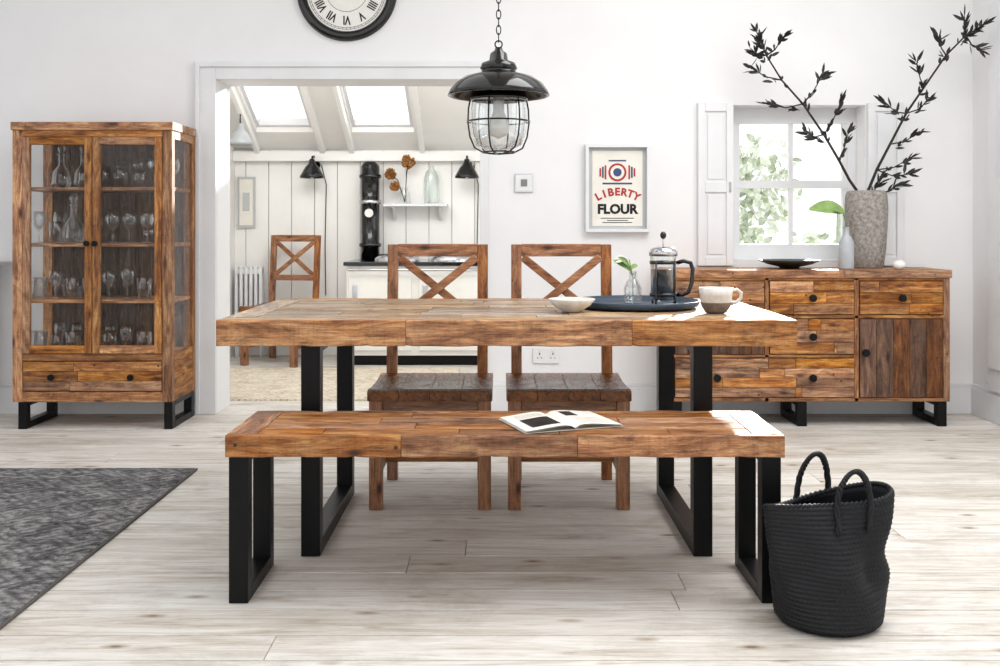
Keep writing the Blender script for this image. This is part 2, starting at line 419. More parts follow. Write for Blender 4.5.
# ------------------------------------------------------------ kitchen beyond
KL, KR, KY = -2.2, .7, 8.3
def rz(y): return 1.705+.5*(KY-y)
b = B()
x = KL-.1
while x < KR+.1:
    b.box(x+.0025, x+.1875, KY, KY+.1, 0, 1.74, KWALL); x += .19
b.box(KL-.1, KR+.1, KY+.012, KY+.14, 0, 1.74, simple('panel_gap', (140, 141, 141), .9))
b.done('wall_kitchen_back', .002)
b = B(); b.hexa([(KL-.12, YB, 0), (KL, YB, 0), (KL, KY, 0), (KL-.12, KY, 0), (KL-.12, YB, 2.84), (KL, YB, 2.84), (KL, KY, 1.7), (KL-.12, KY, 1.7)], KWALL); b.done('wall_kitchen_left')
b = B()
b.box(KR, KR+.12, YB, KY, 0, .5, KWALL); b.box(KR, KR+.12, YB, 6.3, .5, 1.7, KWALL); b.box(KR, KR+.12, 8.1, KY, .5, 1.7, KWALL)
b.hexa([(KR, YB, 1.7), (KR+.12, YB, 1.7), (KR+.12, KY, 1.69), (KR, KY, 1.69), (KR, YB, 2.84), (KR+.12, YB, 2.84), (KR+.12, KY, 1.70), (KR, KY, 1.70)], KWALL); b.done('wall_kitchen_right')
b = B()
for y in (6.3, 7.2, 8.05): b.box(KR+.04, KR+.09, y, y+.05, .5, 1.69, TRIM)
for z in (.5, 1.1, 1.64): b.box(KR+.04, KR+.09, 6.35, 8.05, z, z+.05, TRIM)
b.done('window_6')
b = B()
def slab(x0, x1, ya, yb, off=0, th=.12, m=KWALL):
    b.hexa([(x0, ya, rz(ya)+off), (x1, ya, rz(ya)+off), (x1, yb, rz(yb)+off), (x0, yb, rz(yb)+off),
            (x0, ya, rz(ya)+off+th), (x1, ya, rz(ya)+off+th), (x1, yb, rz(yb)+off+th), (x0, yb, rz(yb)+off+th)], m)
SK = ((-1.96, -1.5), (-1.19, -.69), (-.45, .5))  # last opening is unseen, added to brighten the kitchen
SY = 6.2  # skylights lengthened out of view to let more light in
slab(KL-.12, SK[0][0], YB, KY+.15); slab(SK[0][1], SK[1][0], YB, KY+.15); slab(SK[1][1], SK[2][0], YB, KY+.15); slab(SK[2][1], KR+.12, YB, KY+.15)
for a, c in SK[:2]: slab(a, c, YB, SY); slab(a, c, 8.05, KY+.15)
a, c = SK[2]; slab(a, c, YB, SY); slab(a, c, 7.45, KY+.15)
b.done('ceiling_kitchen')
b = B()
for xx in (-2.02, -1.48, -1.24, -.66, -.1): slab(xx, xx+.04, YB+.01, KY-.02, -.07, .07, KWALL)
b.box(KL+.001, KR-.001, KY-.07, KY-.001, 1.61, 1.69, KWALL)
b.done('ceiling_rafters', .003)
for i, (a, c) in enumerate(SK[:2]):
    b = B()
    slab(a, a+.03, SY, 8.05, .04, .05, TRIM); slab(c-.03, c, SY, 8.05, .04, .05, TRIM)
    slab(a+.03, c-.03, SY, SY+.03, .04, .05, TRIM); slab(a+.03, c-.03, 8.02, 8.05, .04, .05, TRIM)
    slab(a+.03, c-.03, 7.2, 7.22, .04, .05, TRIM)
    b.done('window_%d' % (4+i))
b = B(); b.box(-2.1, -.3, 6.15, 7.50, 0, .012, rug_mat('beige_rug', (158, 138, 112), (200, 186, 164), (224, 216, 202), 1.4, .10)); b.done('kitchen_rug')
b = B(); x0, x1, y0, y1 = -1.18, -.1, 7.68, 8.28
b.box(x0, x1, y0, y1, .08, .77, CREAM); b.box(x0+.03, x1-.03, y0+.05, y1, 0, .08, BLACK)
b.box(x0-.02, x1+.02, y0-.03, y1, .77, .80, BLACKENAMEL)
for xx in (x0+.02, x0+.56):
    for z0, z1 in ((.12, .42), (.45, .70)):
        b.box(xx, xx+.48, y0-.02, y0, z0, z1, CREAM); b.box(xx+.03, xx+.07, y0-.035, y0-.02, (z0+z1)/2-.05, (z0+z1)/2+.05, CHROME)
for xx in (x0+.37, x0+.81): b.lathe([(.18, 0), (.18, .02), (.15, .05), (.05, .065), (0, .067)], (xx, 7.90, .80), CHROME)
b.cyl((x0+.02, y0-.06, .74), (x1-.02, y0-.06, .74), .01, CHROME)
for xx in (x0+.05, x1-.05): b.cyl((xx, y0-.06, .74), (xx, y0, .74), .008, CHROME)
b.done('range_cooker', .004)
b = B()
b.lathe([(.0, .001), (.075, .001), (.075, .10), (.09, .11), (.09, .13), (.075, .14), (.075, .45), (.088, .46), (.088, .48), (.075, .49), (.075, .66), (.09, .67), (.09, .69), (.075, .70), (.075, .76), (.05, .80), (0, .80)], (-1.06, 8.17, .80), BLACKENAMEL)
b.lathe([(.0765, .455), (.089, .456), (.089, .485), (.0765, .486)], (-1.06, 8.17, .80), CHROME)
b.cyl((-1.06, 8.095, 1.18), (-1.06, 8.085, 1.18), .035, WHITE)
b.done('stove_flue')
b = B(); b.box(-.95, -.43, 8.12, 8.30, 1.235, 1.257, TRIM)
for xx in (-.88, -.5):
    b.box(xx, xx+.02, 8.27, 8.30, 1.12, 1.235, TRIM); b.beam((xx+.01, 8.28, 1.13), (xx+.01, 8.15, 1.23), .02, .02, TRIM, (1, 0, 0))
b.done('wall_shelf', .002)
b = B()
b.lathe([(0, 0), (.045, .0), (.05, .03), (.05, .08), (.025, .12), (.03, .14)], (-.78, 8.2, 1.257), GLASSW, 20)
for hx, hz, rr in ((-.75, 1.60, .062), (-.895, 1.50, .045), (-.86, 1.40, .03)):
    b.tube([(-.78, 8.2, 1.27), (-.78+(hx+.78)*.5, 8.19, (1.4+hz)/2), (hx, 8.18, hz)], .004, TWIG, 6)
    for k in range(110):
        th = random.uniform(0, 6.28); ph = math.acos(random.uniform(-1, 1)); q = rr*random.uniform(.6, 1)
        d = Vector((math.sin(ph)*math.cos(th), math.sin(ph)*math.sin(th), math.cos(ph)))
        b.leaf(Vector((hx, 8.18, hz))+d*q*.6, d, .03, .028, DRIED)
b.done('dried_flower_vase', recalc=False)
b = B(); b.lathe([(0, 0), (.06, 0), (.065, .02), (.065, .20), (.05, .26), (.02, .29), (.02, .31), (0, .315)], (-.56, 8.2, 1.257), thin_glass('frosted_glass', (.90, .93, .92), .15, .5, (.9, .95, .93), .3), 24); b.done('glass_jar')
for sx in (-1.53, -.27):
    b = B(); z = 1.52
    b.lathe([(.0, .10), (.02, .10), (.03, .06), (.055, .035), (.098, -.04), (.10, -.055), (.097, -.055), (.09, -.038), (.045, .03), (0, .05)], (sx, 8.14, z), BLACKENAMEL, 28)
    b.lathe([(0, -.06), (.025, -.045), (.03, -.02), (.02, .02), (0, .03)], (sx, 8.14, z), WHITE, 16)
    b.tube([(sx, 8.14, z+.09), (sx, 8.15, z+.12), (sx, 8.22, z+.13), (sx, 8.27, z+.08), (sx, 8.30, z+.06)], .008, BLACKENAMEL)
    b.cyl((sx, 8.285, z+.06), (sx, 8.30, z+.06), .04, BLACKENAMEL)
    b.tube([(sx+.05, 8.29, z+.06), (sx+.09, 8.29, z-.1), (sx+.08, 8.29, z-.6), (sx+.085, 8.29, .5)], .004, BLACK, 6)
    b.done('wall_lamp')
b = B()
PEND = simple('pale_enamel', (176, 180, 182), .3, 0, 20, .05)
b.lathe([(0, .15), (.022, .15), (.03, .10), (.055, .08), (.095, .01), (.10, -.015), (.096, -.015), (.09, .01), (.05, .07), (0, .08)], (-2.0, 7.70, 1.715), PEND, 28)
b.lathe([(0, -.01), (.03, .005), (.035, .03), (.02, .07)], (-2.0, 7.70, 1.715), WHITE, 16)
b.cyl((-2.0, 7.70, 1.86), (-2.0, 7.70, rz(7.70)-.068), .005, BLACK, 6)
b.done('enamel_pendant_lamp')
b = B(); b.box(-2.17, -2.03, 8.275, 8.30, 1.06, 1.48, MOUNT); b.box(-2.155, -2.045, 8.27, 8.275, 1.08, 1.46, PAPER); b.box(-2.13, -2.07, 8.268, 8.27, 1.2, 1.35, MOUNT); b.done('wall_picture', .002)
b = B()
for k in range(6): b.box(-2.17+k*.04, -2.145+k*.04, 8.17, 8.24, .12, .74, TRIM)
b.box(-2.17, -1.945, 8.18, 8.23, .14, .18, TRIM); b.box(-2.17, -1.945, 8.18, 8.23, .68, .72, TRIM)
b.box(-2.16, -2.14, 8.24, 8.3, .3, .33, TRIM); b.box(-1.98, -1.96, 8.24, 8.3, .3, .33, TRIM)
b.box(-2.17, -2.14, 8.19, 8.22, 0, .12, TRIM); b.box(-1.97, -1.945, 8.19, 8.22, 0, .12, TRIM)
b.done('column_radiator', .006)

b = B()
for k in range(9): b.box(-3.30+k*.05, -3.268+k*.05, 5.58, 5.68, .12, .84, TRIM)
b.box(-3.3, -2.868, 5.60, 5.66, .16, .2, TRIM); b.box(-3.3, -2.868, 5.60, 5.66, .76, .8, TRIM)
for xx in (-3.3, -2.9): b.box(xx, xx+.032, 5.61, 5.65, 0, .12, TRIM)
b.box(-3.36, -2.79, 5.56, 5.72, .85, .88, TRIM); b.box(-3.3, -2.87, 5.60, 5.66, .83, .85, TRIM)
b.done('radiator', .008)

# ------------------------------------------------------------ wall things
b = B(); cx_, cz_, R = -.88, 2.428, .29
prof = [(R-.058, 0), (R-.058, -.012), (R-.048, -.03), (R-.025, -.042), (R-.006, -.03), (R, 0)]
def disc(r, y, m):
    vs = [b.bm.verts.new((cx_+r*math.cos(2*math.pi*i/64), y, cz_+r*math.sin(2*math.pi*i/64))) for i in range(64)]; b.face(vs, m)
rings = []
for r, dy in prof:
    rings.append([b.bm.verts.new((cx_+r*math.cos(2*math.pi*i/64), YW+dy, cz_+r*math.sin(2*math.pi*i/64))) for i in range(64)])
for a, c in zip(rings, rings[1:]):
    for i in range(64): b.face([a[i], a[(i+1) % 64], c[(i+1) % 64], c[i]], BLACKENAMEL, True)
disc(R-.056, YW-.011, WHITE)
num = ['XII', 'I', 'II', 'III', 'IIII', 'V', 'VI', 'VII', 'VIII', 'IX', 'X', 'XI']
for i, t in enumerate(num):
    a = -i*math.pi/6
    M = Matrix.Translation((cx_, YW-.0125, cz_)) @ FACE @ Matrix.Rotation(a, 4, 'Z') @ Matrix.Translation((0, .168, 0)) @ Matrix.Diagonal((.72, 1, 1, 1))
    b.text(t, .070, M, INK, .0005, .0018)
for rr in (.212, .222, .12):
    b.tube([(cx_+rr*math.cos(2*math.pi*i/72), YW-.012, cz_+rr*math.sin(2*math.pi*i/72)) for i in range(72)], .0011, INK, 4, True)
for i in range(60):
    a = 2*math.pi*i/60
    b.beam((cx_+.212*math.cos(a), YW-.0125, cz_+.212*math.sin(a)), (cx_+.222*math.cos(a), YW-.0125, cz_+.222*math.sin(a)), .002, .001, INK)
b.beam((cx_, YW-.016, cz_), (cx_-.07, YW-.016, cz_+.08), .01, .002, INK); b.beam((cx_, YW-.018, cz_), (cx_+.05, YW-.018, cz_+.16), .007, .002, INK)
b.cyl((cx_, YW-.012, cz_), (cx_, YW-.022, cz_), .012, INK)
b.done('wall_clock')

b = B(); b.box(.085, .190, YW-.012, YW, 1.272, 1.378, CHROME); b.box(.093, .182, YW-.014, YW-.012, 1.28, 1.37, PLASTIC); b.box(.12, .156, YW-.018, YW-.014, 1.305, 1.345, simple('switch_rocker', (120, 122, 125), .4)); b.done('light_switch', .002)
b = B(); b.box(.19, .34, YW-.012, YW, .29, .376, PLASTIC)
for xx in (.227, .303):
    b.box(xx-.003, xx+.003, YW-.0135, YW-.012, .338, .348, INK)
    for d in (-.011, .011): b.box(xx+d-.003, xx+d+.003, YW-.0135, YW-.012, .318, .323, INK)
    b.box(xx-.006, xx+.006, YW-.016, YW-.012, .356, .368, PLASTIC)
b.done('wall_socket', .0015)
# poster
b = B(); x0, x1, z0, z1 = .489, .857, 1.043, 1.545
for p in ((x0, x0+.018, z0, z1), (x1-.018, x1, z0, z1), (x0+.018, x1-.018, z0, z0+.018), (x0+.018, x1-.018, z1-.018, z1)):
    b.box(p[0], p[1], YW-.05, YW, p[2], p[3], TRIM)
b.box(x0+.018, x1-.018, YW-.012, YW, z0+.018, z1-.018, MOUNT)
b.box(x0+.040, x1-.040, YW-.015, YW-.012, z0+.034, z1-.036, PAPER)
pc = (x0+x1)/2; yp = YW-.016
for i, ch in enumerate('LIBERTY'):
    a = (i-3)*.165
    M = Matrix.Translation((pc+.23*math.sin(a), yp, 1.272+.23*(math.cos(a)-1))) @ FACE @ Matrix.Rotation(-a, 4, 'Z')
    b.text(ch, .060, M, RED, .0004, .0024)
b.text('FLOUR', .074, wm(pc, yp, 1.172), INK, .0004, .0034)
for zz, w in ((1.122, .19), (1.109, .12), (1.097, .17)): b.box(pc-w/2, pc+w/2, yp-.0005, yp, zz-.002, zz+.002, INK)
# plain stand-in emblem
b.cyl((pc, yp, 1.385), (pc, yp-.001, 1.385), .052, RED, 28)
b.cyl((pc, yp-.001, 1.385), (pc, yp-.002, 1.385), .040, PAPER, 28)
b.cyl((pc, yp-.002, 1.385), (pc, yp-.003, 1.385), .024, BLUE, 24)
for sx in (-1, 1):
    for k in range(3): b.box(pc+sx*(.068+k*.015)-.005, pc+sx*(.068+k*.015)+.005, yp-.001, yp, 1.345+k*.008, 1.425-k*.008, (RED, BLUE, RED)[k])
b.box(pc-.085, pc+.085, yp-.001, yp, 1.316, 1.326, BLUE); b.box(pc-.05, pc+.05, yp-.001, yp, 1.448, 1.456, BLUE)
b.done('framed_poster')

# ------------------------------------------------------------ dining table
def plank_top(b, x0, x1, y0, y1, z0, z1, wx, edge, endw, n, side):
    if edge > 0:
        xs = [x0, x0+(x1-x0)*.4, x1]
        for a, c in zip(xs, xs[1:]):
            b.rboard(a+.0005, c-.0005, y0, y0+edge, z0, z1, side['X'], .001); b.rboard(a+.0005, c-.0005, y1-edge, y1, z0, z1, side['X'], .001)
    b.box(x0, x0+endw, y0+edge, y1-edge, z0, z1, side['Y']); b.box(x1-endw, x1, y0+edge, y1-edge, z0, z1, side['Y'])
    w = (y1-y0-2*edge)/n
    for i in range(n):
        ya = y0+edge+i*w; xs = [x0+endw]
        k = random.choice((2, 3, 4))
        for j in range(k): xs.append(x0+endw+(x1-x0-2*endw)*((j+1)/(k+1)+random.uniform(-.08, .08)))
        xs.append(x1-endw)
        for a, c in zip(xs, xs[1:]): b.box(a+.001, c-.001, ya+.0015, ya+w-.0015, z0, z1-random.uniform(.0005, .003), wx['X'])
TX0, TX1, TY0, TY1 = -.904, .946, 3.18, 4.12
b = B()
plank_top(b, TX0, TX1, TY0+.03, TY1-.03, .705, .78, WTT, .075, .10, 7, WTT)
xs = [TX0, -.30, .42, TX1]
for a, c in zip(xs, xs[1:]):
    b.rboard(a+.0004, c-.0004, TY0, TY0+.03, .697, .7805, WT['X'], .0025); b.rboard(a+.0004, c-.0004, TY1-.03, TY1, .697, .7805, WT['X'], .002)
b.box(TX0, TX0+.03, TY0+.03, TY1-.03, .697, .7055, WT['Y']); b.box(TX1-.03, TX1, TY0+.03, TY1-.03, .697, .7055, WT['Y'])
for x0 in (-.650, .632): b.uleg(x0, x0+.062, 3.265, 4.04, 0, .700, .058, BLACK)
b.done('dining_table', .0018)

b = B(); BX0, BX1, BY0, BY1 = -.779, .807, 2.83, 3.21
plank_top(b, BX0, BX1, BY0+.025, BY1-.025, .430, .487, WB, .0, .085, 4, WB)
for a, c in ((BX0, -.28), (-.28, .22), (.22, BX1)):
    b.rboard(a+.0004, c-.0004, BY0, BY0+.025, .425, .4872, WB['X'], .0025); b.rboard(a+.0004, c-.0004, BY1-.025, BY1, .425, .4872, WB['X'], .002)
for x0 in (BX0+.003, BX1-.058): b.uleg(x0, x0+.055, BY0+.03, BY1-.02, 0, .430, .05, BLACK)
b.done('dining_bench', .0018)

# ------------------------------------------------------------ chairs
def chair(loc, rot=0):
    b = B(); W = WCH
    for sx in (-1, 1):
        x = .207*sx
        b.box(x-.025, x+.025, -.235, -.185, 0, .415, W['Z'])
        xb = .192*sx
        b.hexa([(xb-.022, .215, 0), (xb+.022, .215, 0), (xb+.022, .255, 0), (xb-.022, .255, 0),
                (xb-.022, .195, .45), (xb+.022, .195, .45), (xb+.022, .235, .45), (xb-.022, .235, .45)], W['Z'])
        b.hexa([(xb-.022, .195, .45), (xb+.022, .195, .45), (xb+.022, .235, .45), (xb-.022, .235, .45),
                (xb-.022, .245, 1.0), (xb+.022, .245, 1.0), (xb+.022, .278, 1.0), (xb-.022, .278, 1.0)], W['Z'])
        b.box(x-.012, x+.012, -.185, .2, .355, .415, W['Y']); b.box(x-.012-(.008*sx), x+.012-(.008*sx), -.185, .215, .13, .165, W['Y'])
    b.box(-.182, .182, -.225, -.2, .345, .415, W['X']); b.box(-.17, .17, .205, .228, .355, .415, W['X'])
    b.box(-.195, .195, -.03, -.005, .135, .16, W['X'])
    n = 4; w = .475/n
    for i in range(n):
        xa = -.2375+i*w; xc = xa+w-.0006
        prof = [(-.245, .452), (-.22, .458), (-.1, .450), (.05, .448), (.15, .455), (.2, .458)]
        lo = [b.bm.verts.new((xa, y, .415)) for y, z in prof]; lo2 = [b.bm.verts.new((xc, y, .415)) for y, z in prof]
        hi = [b.bm.verts.new((xa, y, z)) for y, z in prof]; hi2 = [b.bm.verts.new((xc, y, z)) for y, z in prof]
        for k in range(len(prof)-1):
            b.face([hi[k], hi2[k], hi2[k+1], hi[k+1]], WSE['Y']); b.face([lo[k], lo[k+1], lo2[k+1], lo2[k]], WSE['Y'])
            b.face([lo[k], hi[k], hi[k+1], lo[k+1]], WSE['Y']); b.face([lo2[k], lo2[k+1], hi2[k+1], hi2[k]], WSE['Y'])
        b.face([lo[0], lo2[0], hi2[0], hi[0]], WSE['Y']); b.face([lo[-1], hi[-1], hi2[-1], lo2[-1]], WSE['Y'])
    segs = 8; rings = []
    f = lambda x: .016*(1-(x/.17)**2)
    for k in range(segs+1):
        x = -.17+.34*k/segs
        rings.append([b.bm.verts.new(q) for q in ((x, .243+f(x), .948), (x, .263+f(x), .948), (x, .268+f(x), 1.002), (x, .248+f(x), 1.002))])
    for a, c in zip(rings, rings[1:]):
        for k in range(4): b.face([a[k], c[k], c[(k+1) % 4], a[(k+1) % 4]], W['X'])
    b.face(rings[0], W['X']); b.face(rings[-1], W['X'])
    b.box(-.17, .17, .215, .238, .635, .68, W['X'])
    b.beam((-.165, .253, .945), (.165, .228, .680), .034, .014, W['X']); b.beam((.165, .243, .945), (-.165, .218, .680), .034, .014, W['X'])
    return b.done('dining_chair', .003, loc=loc, rot=rot)
chair((-.266, 4.03, 0)); chair((.262, 4.03, 0)); chair((-1.72, 7.87, 0), math.radians(-14))

# ------------------------------------------------------------ display cabinet
b = B(); W = WC
X0, X1, Y0, Y1, Z0, Z1 = -2.58, -1.735, 5.29, 5.69, .146, 1.628
def planks_x(b, x0, x1, y0, y1, z0, z1, W, n, seg=1):
    h = (z1-z0)/n
    for i in range(n):
        xs = [x0]+sorted(x0+(x1-x0)*random.uniform(.2, .8) for _ in range(seg-1))+[x1]
        for a, c in zip(xs, xs[1:]): b.box(a+.0007, c-.0007, y0-random.uniform(0, .002), y1, z0+i*h+.0007, z0+(i+1)*h-.0007, W['X'])
def planks_z(b, x0, x1, y0, y1, z0, z1, W, n):
    w = (x1-x0)/n
    for i in range(n): b.box(x0+i*w+.0007, x0+(i+1)*w-.0007, y0-random.uniform(0, .002), y1, z0, z1, W['Z'])
for i in range(3):
    ya = Y0-.01+i*(Y1-Y0+.01)/3
    b.box(X0-.006, X1+.006, ya+.0006, ya+(Y1-Y0+.01)/3-.0006, 1.585, Z1, W['X'])
for x in (X0, X1-.052):
    for y in (Y0, Y1-.045): b.box(x, x+.052, y, y+.045, Z0, 1.585, W['Z'])
b.box(X0+.052, X1-.052, Y0, Y0+.03, 1.55, 1.585, W['X']); b.box(X0+.052, X1-.052, Y0, Y0+.03, .365, .40, W['X'])
b.box(X0+.052, X1-.052, Y0, Y0+.03, Z0, .20, W['X'])
planks_x(b, X0+.055, X1-.055, Y0+.002, Y0+.03, .205, .36, W, 3, seg=2)
for x in (-2.37, -1.95):
    b.cyl((x, Y0+.002, .278), (x, Y0-.014, .278), .008, BLACK); b.cyl((x, Y0-.012, .278), (x, Y0-.024, .278), .017, BLACK)
for x in (X0, X1-.02):
    b.box(x, x+.02, Y0+.045, Y1-.045, Z0, .40, W['Y']); b.box(x, x+.02, Y0+.045, Y1-.045, 1.54, 1.585, W['Y'])
    b.box(x+.008, x+.012, Y0+.045, Y1-.045, .40, 1.54, GLASS)
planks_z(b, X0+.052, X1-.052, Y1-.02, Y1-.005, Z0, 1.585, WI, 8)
b.box(X0+.02, X1-.02, Y0+.045, Y1-.022, .375, .395, W['X'])
SH = (.395, .685, .985, 1.285)
for z in SH[1:]: b.box(X0+.012, X1-.012, Y0+.035, Y1-.022, z-.018, z, W['X'])
xm = (X0+X1)/2
for a, c in ((X0+.054, xm-.002), (xm+.002, X1-.054)):
    b.box(a, a+.038, Y0-.004, Y0+.022, .403, 1.548, W['Z']); b.box(c-.038, c, Y0-.004, Y0+.022, .403, 1.548, W['Z'])
    b.box(a+.038, c-.038, Y0-.004, Y0+.022, .403, .445, W['X']); b.box(a+.038, c-.038, Y0-.004, Y0+.022, 1.508, 1.548, W['X'])
    b.box(a+.038, c-.038, Y0+.008, Y0+.012, .445, 1.508, GLASS)
for x in (xm-.021, xm+.021):
    b.cyl((x, Y0-.004, .985), (x, Y0-.02, .985), .006, BLACK); b.cyl((x, Y0-.018, .985), (x, Y0-.03, .985), .015, BLACK)
for x in (X0+.025, X1-.047): b.uleg(x, x+.045, Y0+.012, Y1-.012, 0, Z0, .045, BLACK)
b.box(X0+.01, X1-.01, Y0+.01, Y1-.01, Z0, Z0+.02, W['X'])
b.done('display_cabinet', .002)

b = B()
def wine(x, y, z, s=1, m=GLASSW):
    b.lathe([(0, .001), (.034*s, .001), (.032*s, .004), (.004, .010), (.0035, .07*s), (.012, .078*s), (.032*s, .10*s), (.040*s, .135*s), (.034*s, .18*s), (.0325*s, .18*s), (.038*s, .135*s), (.030*s, .102*s), (0, .082*s)], (x, y, z), m, 20)
def tumbler(x, y, z, s=1, m=GLASSW):
    b.lathe([(0, .001), (.030*s, .001), (.036*s, .095*s), (.034*s, .095*s), (.028*s, .012), (0, .012)], (x, y, z), m, 20)
def decanter(x, y, z, s=1):
    b.lathe([(0, .001), (.045*s, .001), (.052*s, .03*s), (.045*s, .09*s), (.016*s, .13*s), (.015*s, .18*s), (.022*s, .19*s), (.012*s, .192*s), (.012*s, .2*s), (.022*s, .22*s), (.012*s, .245*s), (0, .248*s)], (x, y, z), GLASSW, 20)
for lvl, z in enumerate(SH):
    for row in (5.41, 5.57):
        x = X0+.085+(.045 if row > 5.5 else 0)
        kind = random.choice((0, 1))
        while x < X1-.08:
            y = row+random.uniform(-.012, .012)
            if lvl == 3 and x < X0+.3:
                if row > 5.5: decanter(x+.02, y-.03, z, 1.0)
                x += .125; continue
            if lvl == 2 and abs(x-(X0+.27)) < .05:
                if row < 5.5: decanter(x, y, z, 1.1)
                x += .11; continue
            if random.random() < .3: kind = 1-kind
            if kind == 0: wine(x, y, z, random.choice((.85, .95)) if lvl != 0 else .8)
            else: tumbler(x, y, z, random.choice((1.0, 1.2)))
            x += .095
b.done('glassware', recalc=False)

# ------------------------------------------------------------ sideboard
b = B(); X0, X1, Y0, Y1 = .898, 2.412, 5.36, 5.72
for i in range(3):
    ya = Y0-.012+i*(Y1-Y0+.012)/3; w = (Y1-Y0+.012)/3
    xs = [X0-.008, X0+random.uniform(.3, 1.1), X1+.008]
    for a, c in zip(xs, xs[1:]): b.box(a, c-.001, ya+.0006, ya+w-.0006, .800, .842, WC['X'])
b.box(X0+.03, X1-.03, Y0+.03, Y1-.01, .15, .80, WD['X'])
for x in (X0, 1.419, 1.9, X1-.035):
    b.box(x, x+(.035 if x in (X0, X1-.035) else .023), Y0, Y0+.03, .136, .80, WC['Z'])
for x in (X0, X1-.03):
    for k in range(4): b.box(x, x+.03, Y0+.03, Y1, .136+k*.166, .136+(k+1)*.166-.001, WC['Y'])
b.box(X0+.035, X1-.035, Y0, Y0+.03, .785, .80, WC['X']); b.box(X0+.035, X1-.035, Y0, Y0+.03, .136, .157, WC['X'])
b.box(X0+.035, X1-.035, Y0, Y0+.03, .582, .600, WC['X']); b.box(X0+.035, 1.9, Y0, Y0+.03, .372, .388, WC['X'])
def knob(x, z):
    b.cyl((x, Y0, z), (x, Y0-.018, z), .008, BLACK); b.cyl((x, Y0-.016, z), (x, Y0-.03, z), .020, BLACK)
for x0, x1 in ((.938, 1.416), (1.446, 1.897), (1.928, 2.373)):
    planks_x(b, x0, x1, Y0-.004, Y0+.03, .604, .781, WC, 3, seg=2); knob((x0+x1)/2, .692)
planks_x(b, 1.446, 1.897, Y0-.004, Y0+.03, .392, .578, WC, 3, seg=3); knob(1.672, .485)
planks_z(b, .938, 1.416, Y0-.004, Y0+.03, .392, .578, WD, 7)
planks_x(b, .938, 1.897, Y0-.006, Y0+.03, .160, .368, WC, 4, seg=3); knob(1.672, .265); knob(1.16, .265)
planks_z(b, 1.928, 2.373, Y0-.004, Y0+.03, .160, .578, WD, 5); knob(1.955, .40)
for x in (X0+.03, 1.60, X1-.06): b.uleg(x, x+.05, Y0+.015, Y1-.015, 0, .136, .05, BLACK)
b.done('sideboard', .002)

# ------------------------------------------------------------ sideboard objects
ST = .842
b = B()
vx, vy = 2.045, 5.585
prof = [(0, 0), (.082, 0), (.092, .012), (.104, .10), (.112, .22), (.116, .33), (.112, .40), (.104, .428), (.094, .432), (.092, .42), (.1, .2), (0, .03)]
b.lathe(prof, (vx, vy, ST), STONE, 48)
def branch(main, twigs, y_tip):
    n = len(main)
    pts = [(x, vy+(y_tip-vy)*i/(n-1), z) for i, (x, z) in enumerate(main)]
    b.tube([(vx, vy, ST+.06)]+pts, [.009]+[.009-.0055*i/(n-1) for i in range(n)], TWIG, 8)
    def cluster(p, d, k=7, L=.082):
        for _ in range(k):
            dd = Vector(d).normalized()+Vector((random.uniform(-.9, .9), random.uniform(-.7, .7), random.uniform(-.7, .8)))
            off = Vector(d).normalized()*random.uniform(-.08, .01)
            b.leaf(Vector(p)+off, dd, L*random.uniform(.5, 1.0), .018, LEAF)
    for i in range(3, n):
        d = Vector(pts[i])-Vector(pts[i-1])
        cluster(pts[i], d, 4, .06)
    cluster(pts[-1], Vector(pts[-1])-Vector(pts[-2]), 11)
    cluster((Vector(pts[-1])+Vector(pts[-2]))/2, Vector(pts[-1])-Vector(pts[-2]), 8)
    for idx, (tx, tz) in twigs:
        p0 = Vector(pts[idx]); p1 = Vector((tx, p0.y+random.uniform(-.08, .06), tz))
        mid = (p0+p1)/2+Vector((0, 0, -.02))
        b.tube([p0, mid, p1], [.0045, .0035, .002], TWIG, 6)
        cluster(p1, p1-mid, 11); cluster(mid, p1-mid, 5, .06)
branch([(2.01, 1.25), (1.945, 1.333), (1.879, 1.444), (1.79, 1.583), (1.668, 1.75), (1.546, 1.878), (1.457, 2.01), (1.40, 2.133)],
       [(3, (1.863, 1.75)), (4, (1.768, 1.917)), (5, (1.362, 1.956)), (4, (1.49, 1.75)), (6, (1.529, 2.10)), (2, (1.93, 1.60)), (6, (1.36, 2.05)), (3, (1.70, 1.60))], 5.45)
branch([(2.046, 1.25), (2.09, 1.389), (2.15, 1.528), (2.224, 1.694), (2.307, 1.833), (2.41, 2.0), (2.50, 2.10), (2.58, 2.15)],
       [(4, (2.241, 1.956)), (3, (2.36, 1.778)), (2, (2.32, 1.60)), (1, (2.28, 1.455)), (0, (2.20, 1.305)), (5, (2.35, 2.11)), (6, (2.58, 2.03)), (6, (2.48, 2.20)), (0, (2.12, 1.34)), (1, (2.24, 1.36)), (3, (2.12, 1.75))], 5.33)
b.done('stone_vase_with_branches', recalc=False)
b = B()
b.lathe([(0, 0), (.038, 0), (.041, .01), (.041, .14), (.030, .17), (.016, .19), (.016, .225), (.02, .23), (.012, .23), (.012, .19), (0, .17)], (1.875, 5.415, ST), simple('grey_bottle', (170, 174, 178), .35), 28)
def bigleaf(p, d, L, w, m):
    p = Vector(p); d = Vector(d).normalized(); u = d.cross(Vector((0, -.8, .6))).normalized(); rows = []
    n = u.cross(d).normalized()
    for i in range(9):
        t = i/8; ww = w*math.sin(math.pi*(t*.9+.06))**.8*.5
        c = p+d*L*t+Vector((0, 0, -.25*L*t*t))
        rows.append([b.bm.verts.new(c+u*ww*k+n*abs(k)*ww*.4) for k in (-1, -.5, 0, .5, 1)])
    for r0, r1 in zip(rows, rows[1:]):
        for k in range(4): b.face([r0[k], r0[k+1], r1[k+1], r1[k]], m, True)
b.tube([(1.875, 5.415, 1.04), (1.868, 5.41, 1.10), (1.85, 5.40, 1.16)], .003, LEAFG, 6)
